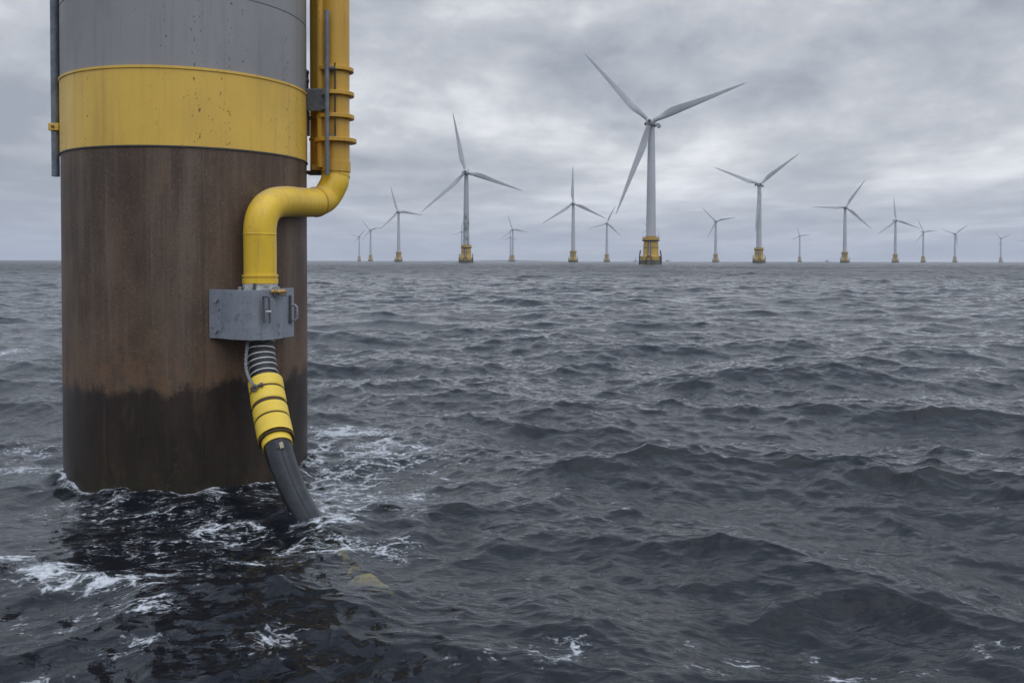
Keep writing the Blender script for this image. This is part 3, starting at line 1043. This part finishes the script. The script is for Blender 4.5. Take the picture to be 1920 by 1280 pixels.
# gusty patches vary the small chop
g_ = .75 + .35 * np.sin(X0 * .11 + 1.3 * np.sin(Y0 * .07)) * np.sin(Y0 * .05 + 1.1 * np.sin(X0 * .05))
fade = 1 / (1 + (Rr / 400) ** 2)
Bh = (hB * .95 + hB2 * .65) * g_; Bx = (xB * 1.1 + xB2 * .8) * g_; By = (yB * 1.1 + yB2 * .8) * g_
Z = hC + hA + Bh
DX = 1.2 * (xC + xA) + .8 * Bx
DY = 1.2 * (yC + yA) + .8 * By
open('/tmp/seastat','w').write(str((hC.std(), hA.std(), Bh.std())))


def bumpz(px, py, rx, ry, amp):
    c = on_water(px, py)
    return amp * np.exp(-(((X0 - c.x) / rx) ** 2 + ((Y0 - c.y) / ry) ** 2))


# water level near the pile: heaped against the left flank, drawn down on the right
Z = Z * (1 - .25 * np.exp(-(((X0 - PX) / 4.0) ** 2 + ((Y0 - PY + 1) / 4.0) ** 2)))
Z = Z + bumpz(165, 880, 1.0, .7, .22) + bumpz(330, 925, 2.0, .9, .20) - bumpz(640, 900, 1.6, 1.6, .16) + bumpz(620, 1000, .5, .35, .07)
dp0 = np.maximum(np.hypot(X0 - PX, Y0 - PY) - PR, 0)
aa = np.arctan2(Y0 - PY, X0 - PX)
Z = Z + np.exp(-dp0 / .28) * (.03 * np.sin(7 * aa + 1.0) + .02 * np.sin(17 * aa + 2.1 + 3 * dp0) + 1.0 * Bh + .03)
PXs, PYs = X0 + DX, Y0 + DY

# foam density laid on the water
FO = np.zeros_like(X0)
FOAM = [(650, 812, 90, 14, .88), (590, 850, 40, 40, .6), (720, 845, 110, 25, .60), (640, 885, 90, 30, .62), (720, 925, 120, 25, .50), (630, 960, 70, 30, .6), (830, 860, 90, 25, .35), (900, 900, 60, 14, .25),
        (150, 868, 60, 14, 1.0), (205, 878, 60, 12, .95), (270, 900, 60, 10, .8), (40, 862, 70, 18, .6), (60, 830, 70, 12, .5), (240, 895, 70, 12, .75), (330, 915, 70, 8, .7), (450, 915, 100, 8, .6), (560, 905, 60, 12, .5), (180, 940, 140, 40, .35), (300, 960, 120, 25, .36),
        (430, 1000, 90, 16, .62), (610, 995, 60, 16, .7), (330, 960, 220, 60, .32), (620, 1035, 130, 14, .55), (480, 1052, 60, 7, .6), (90, 1085, 80, 20, .70), (30, 1055, 50, 10, .72), (190, 1112, 100, 14, .78), (290, 1100, 50, 14, .55),
        (250, 1165, 70, 20, .6), (330, 1130, 80, 10, .4), (740, 1035, 50, 20, .5), (760, 960, 60, 30, .3), (450, 1080, 30, 8, .4),
        (1400, 1222, 60, 10, .50), (1300, 1215, 30, 20, .4), (1590, 1250, 70, 14, .55), (1310, 1270, 80, 14, .4), (1860, 1215, 50, 14, .45), (1060, 1250, 80, 30, .42), (1500, 1190, 100, 15, .3), (1750, 1250, 80, 20, .3),
        (500, 1230, 100, 30, .36), (250, 1225, 60, 16, .42), (60, 1275, 80, 20, .4), (100, 1180, 120, 30, .28), (870, 1270, 100, 20, .25), (10, 660, 30, 8, .6), (300, 1040, 340, 100, .28)]
for fx, fy, rx, ry, am in FOAM:
    c = on_water(fx, fy, .0)
    e1 = on_water(fx + rx, fy); e2 = on_water(fx, fy - ry)
    wx = abs(e1.x - c.x); wy = abs(e2.y - c.y)
    FO = np.maximum(FO, am * np.exp(-.7 * (((PXs - c.x) / wx) ** 2 + ((PYs - c.y) / wy) ** 2)))
# a thin collar of foam where water meets the pile
dp = np.hypot(PXs - PX, PYs - PY) - PR
FO = np.maximum(FO, .62 * np.exp(-(np.maximum(dp, 0) / .16) ** 2))

co_ = np.stack([PXs, PYs, Z], 1).astype(np.float32)
nv = len(co_)
ii, jj = np.meshgrid(np.arange(nr - 1), np.arange(na), indexing='ij')
j2 = (jj + 1) % na
quads = np.stack([ii * na + jj, (ii + 1) * na + jj, (ii + 1) * na + j2, ii * na + j2], -1).reshape(-1, 4)
tris = np.stack([np.full(na, nv - 1), np.arange(na), (np.arange(na) + 1) % na], 1)
me = bpy.data.meshes.new('sea')
me.vertices.add(nv)
me.vertices.foreach_set('co', co_.ravel())
loops = np.concatenate([quads.ravel(), tris.ravel()]).astype(np.int32)
me.loops.add(len(loops))
me.loops.foreach_set('vertex_index', loops)
nf = len(quads) + len(tris)
ls = np.concatenate([np.arange(len(quads)) * 4, len(quads) * 4 + np.arange(len(tris)) * 3]).astype(np.int32)
me.polygons.add(nf)
me.polygons.foreach_set('loop_start', ls)
me.polygons.foreach_set('use_smooth', np.ones(nf, dtype=bool))
me.update(calc_edges=True)
at_ = me.attributes.new('foam', 'FLOAT', 'POINT')
at_.data.foreach_set('value', FO.astype(np.float32))
sea = bpy.data.objects.new('sea', me)
COL.objects.link(sea)
tag(sea, kind='structure')
if me.polygons[1000].normal.z < 0: me.flip_normals()

m, t, o = newmat('sea water')
P = t.n('ShaderNodeNewGeometry').outputs['Position']
P2 = t.scale(P, (1, 1, .2))
# ripples
wv = t.n('ShaderNodeTexNoise', ins={'Vector': t.scale(P2, (1, 2.0, 1), rot=(0, 0, .15)), 'Scale': 2.6, 'Detail': 4, 'Roughness': .5, 'Distortion': .5})
rip = t.math('ABSOLUTE', t.math('SUBTRACT', wv.outputs[0], .5))
rip2 = t.noise(t.scale(P2, (1, 1.7, 1), rot=(0, 0, -.3), loc=(4, 1, 0)), 11, 3, .55, .3)
rip3 = t.noise(t.scale(P2, (1, 1.6, 1), rot=(0, 0, .3), loc=(9, 4, 0)), .75, 4, .6, .2)
dist = t.vec('LENGTH', P)
nm = t.bump(rip3, .22, t.step(dist, 30, 200, .1, 1.0) if False else 1.0)
far = t.step(dist, 40, 260, 0.0, 1.0)
patch = t.noise(t.scale(P2, (.35, 1, 1), rot=(0, 0, .06)), .035, 6, .68, .3)
patch2 = t.noise(t.scale(P2, (.3, 1, 1), rot=(0, 0, -.05)), .006, 7, .72, .3)
pat = t.math('ADD', t.math('MULTIPLY', patch, .5), t.math('MULTIPLY', patch2, .5))
pat = t.step(pat, .40, .60)
vfar = t.step(dist, 60, 500, 0.0, 1.0)
b3 = t.n('ShaderNodeBump', ins={'Height': rip3, 'Distance': .3, 'Strength': far})
b1 = t.n('ShaderNodeBump', ins={'Height': t.math('MULTIPLY', rip, -1.0), 'Distance': .052, 'Strength': .8, 'Normal': b3})
b2 = t.n('ShaderNodeBump', ins={'Height': rip2, 'Distance': .005, 'Strength': .4, 'Normal': b1})
deep = t.n('ShaderNodeBsdfDiffuse', ins={'Color': t.mix(t.step(t.n('ShaderNodeAttribute', attribute_name='foam').outputs['Fac'], .35, 1.0), (.009, .0140, .0245), (.045, .062, .055)), 'Normal': b2})
trn = t.n('ShaderNodeBsdfTransparent', ins={'Color': (.82, .80, .70)})
body = t.n('ShaderNodeMixShader', ins={0: .6, 1: deep.outputs[0], 2: trn.outputs[0]})
gl = t.n('ShaderNodeBsdfGlossy', ins={'Color': (.97, .985, 1), 'Roughness': t.math('ADD', .018, t.math('MULTIPLY', vfar, t.math('ADD', .05, t.math('MULTIPLY', pat, .18)))), 'Normal': b2})
fr = t.n('ShaderNodeFresnel', ins={'IOR': 1.333, 'Normal': b2})
wat = t.n('ShaderNodeMixShader', ins={0: t.math('MULTIPLY', fr.outputs[0], t.math('SUBTRACT', 1.0, t.math('MULTIPLY', vfar, t.math('ADD', .18, t.math('MULTIPLY', pat, .38))))), 1: body.outputs[0], 2: gl.outputs[0]})
# lacy foam
fo = t.n('ShaderNodeAttribute', attribute_name='foam').outputs['Fac']
warp = t.noise(P2, 1.6, 4, .6, 0, out=1)
wp = t.vec('ADD', P2, t.vec('SCALE', t.vec('SUBTRACT', warp, (.5, .5, .5))))
t.t.nodes[-2].inputs['Scale'].default_value = .55
wp = t.vec('MULTIPLY', wp, (.62, 1.2, 1))
v1 = t.n('ShaderNodeTexVoronoi', feature='DISTANCE_TO_EDGE', ins={'Vector': wp, 'Scale': 2.6})
v2 = t.n('ShaderNodeTexVoronoi', feature='DISTANCE_TO_EDGE', ins={'Vector': wp, 'Scale': 7.5})
n5 = t.noise(P2, 2.1, 6, .68, .4)
n6 = t.noise(P2, 14, 4, .7, .2)
web = t.math('SUBTRACT', 1.0, t.step(v1.outputs[0], .0, .20))
web2 = t.math('SUBTRACT', 1.0, t.step(v2.outputs[0], .0, .30))
val = t.math('ADD', t.math('MULTIPLY', web, .42), t.math('MULTIPLY', web2, .26))
val = t.math('ADD', val, t.math('MULTIPLY', t.math('SUBTRACT', n5, .5), 1.2))
val = t.math('ADD', val, t.math('MULTIPLY', t.math('SUBTRACT', n6, .5), .7))
val = t.math('ADD', val, t.math('MULTIPLY', fo, 1.05))
fm = t.step(val, .84, 1.24)
v3 = t.n('ShaderNodeTexVoronoi', feature='F1', ins={'Vector': t.vec('MULTIPLY', wp, (1, 1.5, 1)), 'Scale': 9.0})
fl3 = t.math('MULTIPLY', t.step(v3.outputs['Distance'], .20, .08), t.step(t.math('ADD', fo, t.math('SUBTRACT', n5, .5)), .16, .42))
fm = t.math('MAXIMUM', fm, t.math('MULTIPLY', fl3, .65))
s1 = t.noise(t.scale(P2, (.9, 2.6, 1), rot=(0, 0, .2), loc=(3, 3, 0)), 1.7, 6, .6, .45)
s1 = t.math('ABSOLUTE', t.math('SUBTRACT', s1, .5))
st_ = t.math('MULTIPLY', t.step(s1, .026, .004), t.step(t.math('ADD', fo, t.math('MULTIPLY', t.math('SUBTRACT', n5, .5), 1.2)), .22, .5))
fm = t.math('MAXIMUM', fm, t.math('MULTIPLY', st_, t.step(n6, .38, .6, .2, .8)))
fm = t.math('MULTIPLY', fm, t.step(fo, .05, .2))
fcol = t.mix(t.step(n6, .35, .65), (.42, .44, .47), (.70, .72, .75))
fb = t.n('ShaderNodeBsdfDiffuse', ins={'Color': fcol, 'Normal': t.bump(t.math('ADD', fm, n6), .03, .6)})
fin = t.n('ShaderNodeMixShader', ins={0: t.math('MULTIPLY', fm, .88), 1: wat.outputs[0], 2: fb.outputs[0]})
t.t.links.new(fin.outputs[0], o.inputs[0])
me.materials.append(m)

# yellow sleeves on the cable just under the surface


def surf_z(p):
    k = np.argmin((PXs - p.x) ** 2 + (PYs - p.y) ** 2)
    return float(Z[k])


murk = plain('submerged yellow sleeve', (.90, .80, .40), .6, .6, 12)
for pts_, rs_ in ((((655, 1072, .10), (672, 1074, .03), (690, 1074, .0), (708, 1080, .03), (738, 1086, .08)), [.03, .08, .11, .07, .03]),
                  (((632, 1016, .12), (642, 1024, .06), (652, 1034, .10)), [.04, .06, .04]), (((652, 1060, .06), (662, 1054, .02), (674, 1050, .05)), [.02, .04, .02])):
    fl = []
    for px_, py_, dz_ in pts_:
        q_ = on_water(px_, py_)
        fl.append(Vector((q_.x, q_.y, surf_z(q_) - dz_ - .05)))
    for k_, q_ in enumerate(fl): q_.z -= rs_[k_]
    MB().tube(catmull(fl, 5), [float(np.interp(i_ / 5, range(len(rs_)), rs_)) for i_ in range(5 * (len(rs_) - 1) + 1)], 28).build('submerged_sleeve', murk, CAB)

# dark sea floor seen faintly through the surface
sb = MB()
sb.lathe([(13000, -3.6), (200, -3.6), (20, -3.6), (.01, -3.6)], seg=64, cap=False)
sbo = sb.build('seabed', plain('dark silt', (.012, .014, .014), .9, .3, .5))
tag(sbo, kind='structure')

# ------------------------------------------------------------------ haze
HZ = True
if HZ:
    m, t, o = newmat('sea haze')
    v = t.n('ShaderNodeVolumePrincipled', ins={'Color': (.80, .85, .95), 'Density': 0.00005, 'Anisotropy': .2})
    t.t.links.new(v.outputs[0], o.inputs['Volume'])
    hb = MB().box((0, 0, 150), (26800, 26800, 310)).build('haze', m, smooth=False)
    tag(hb, kind='stuff')
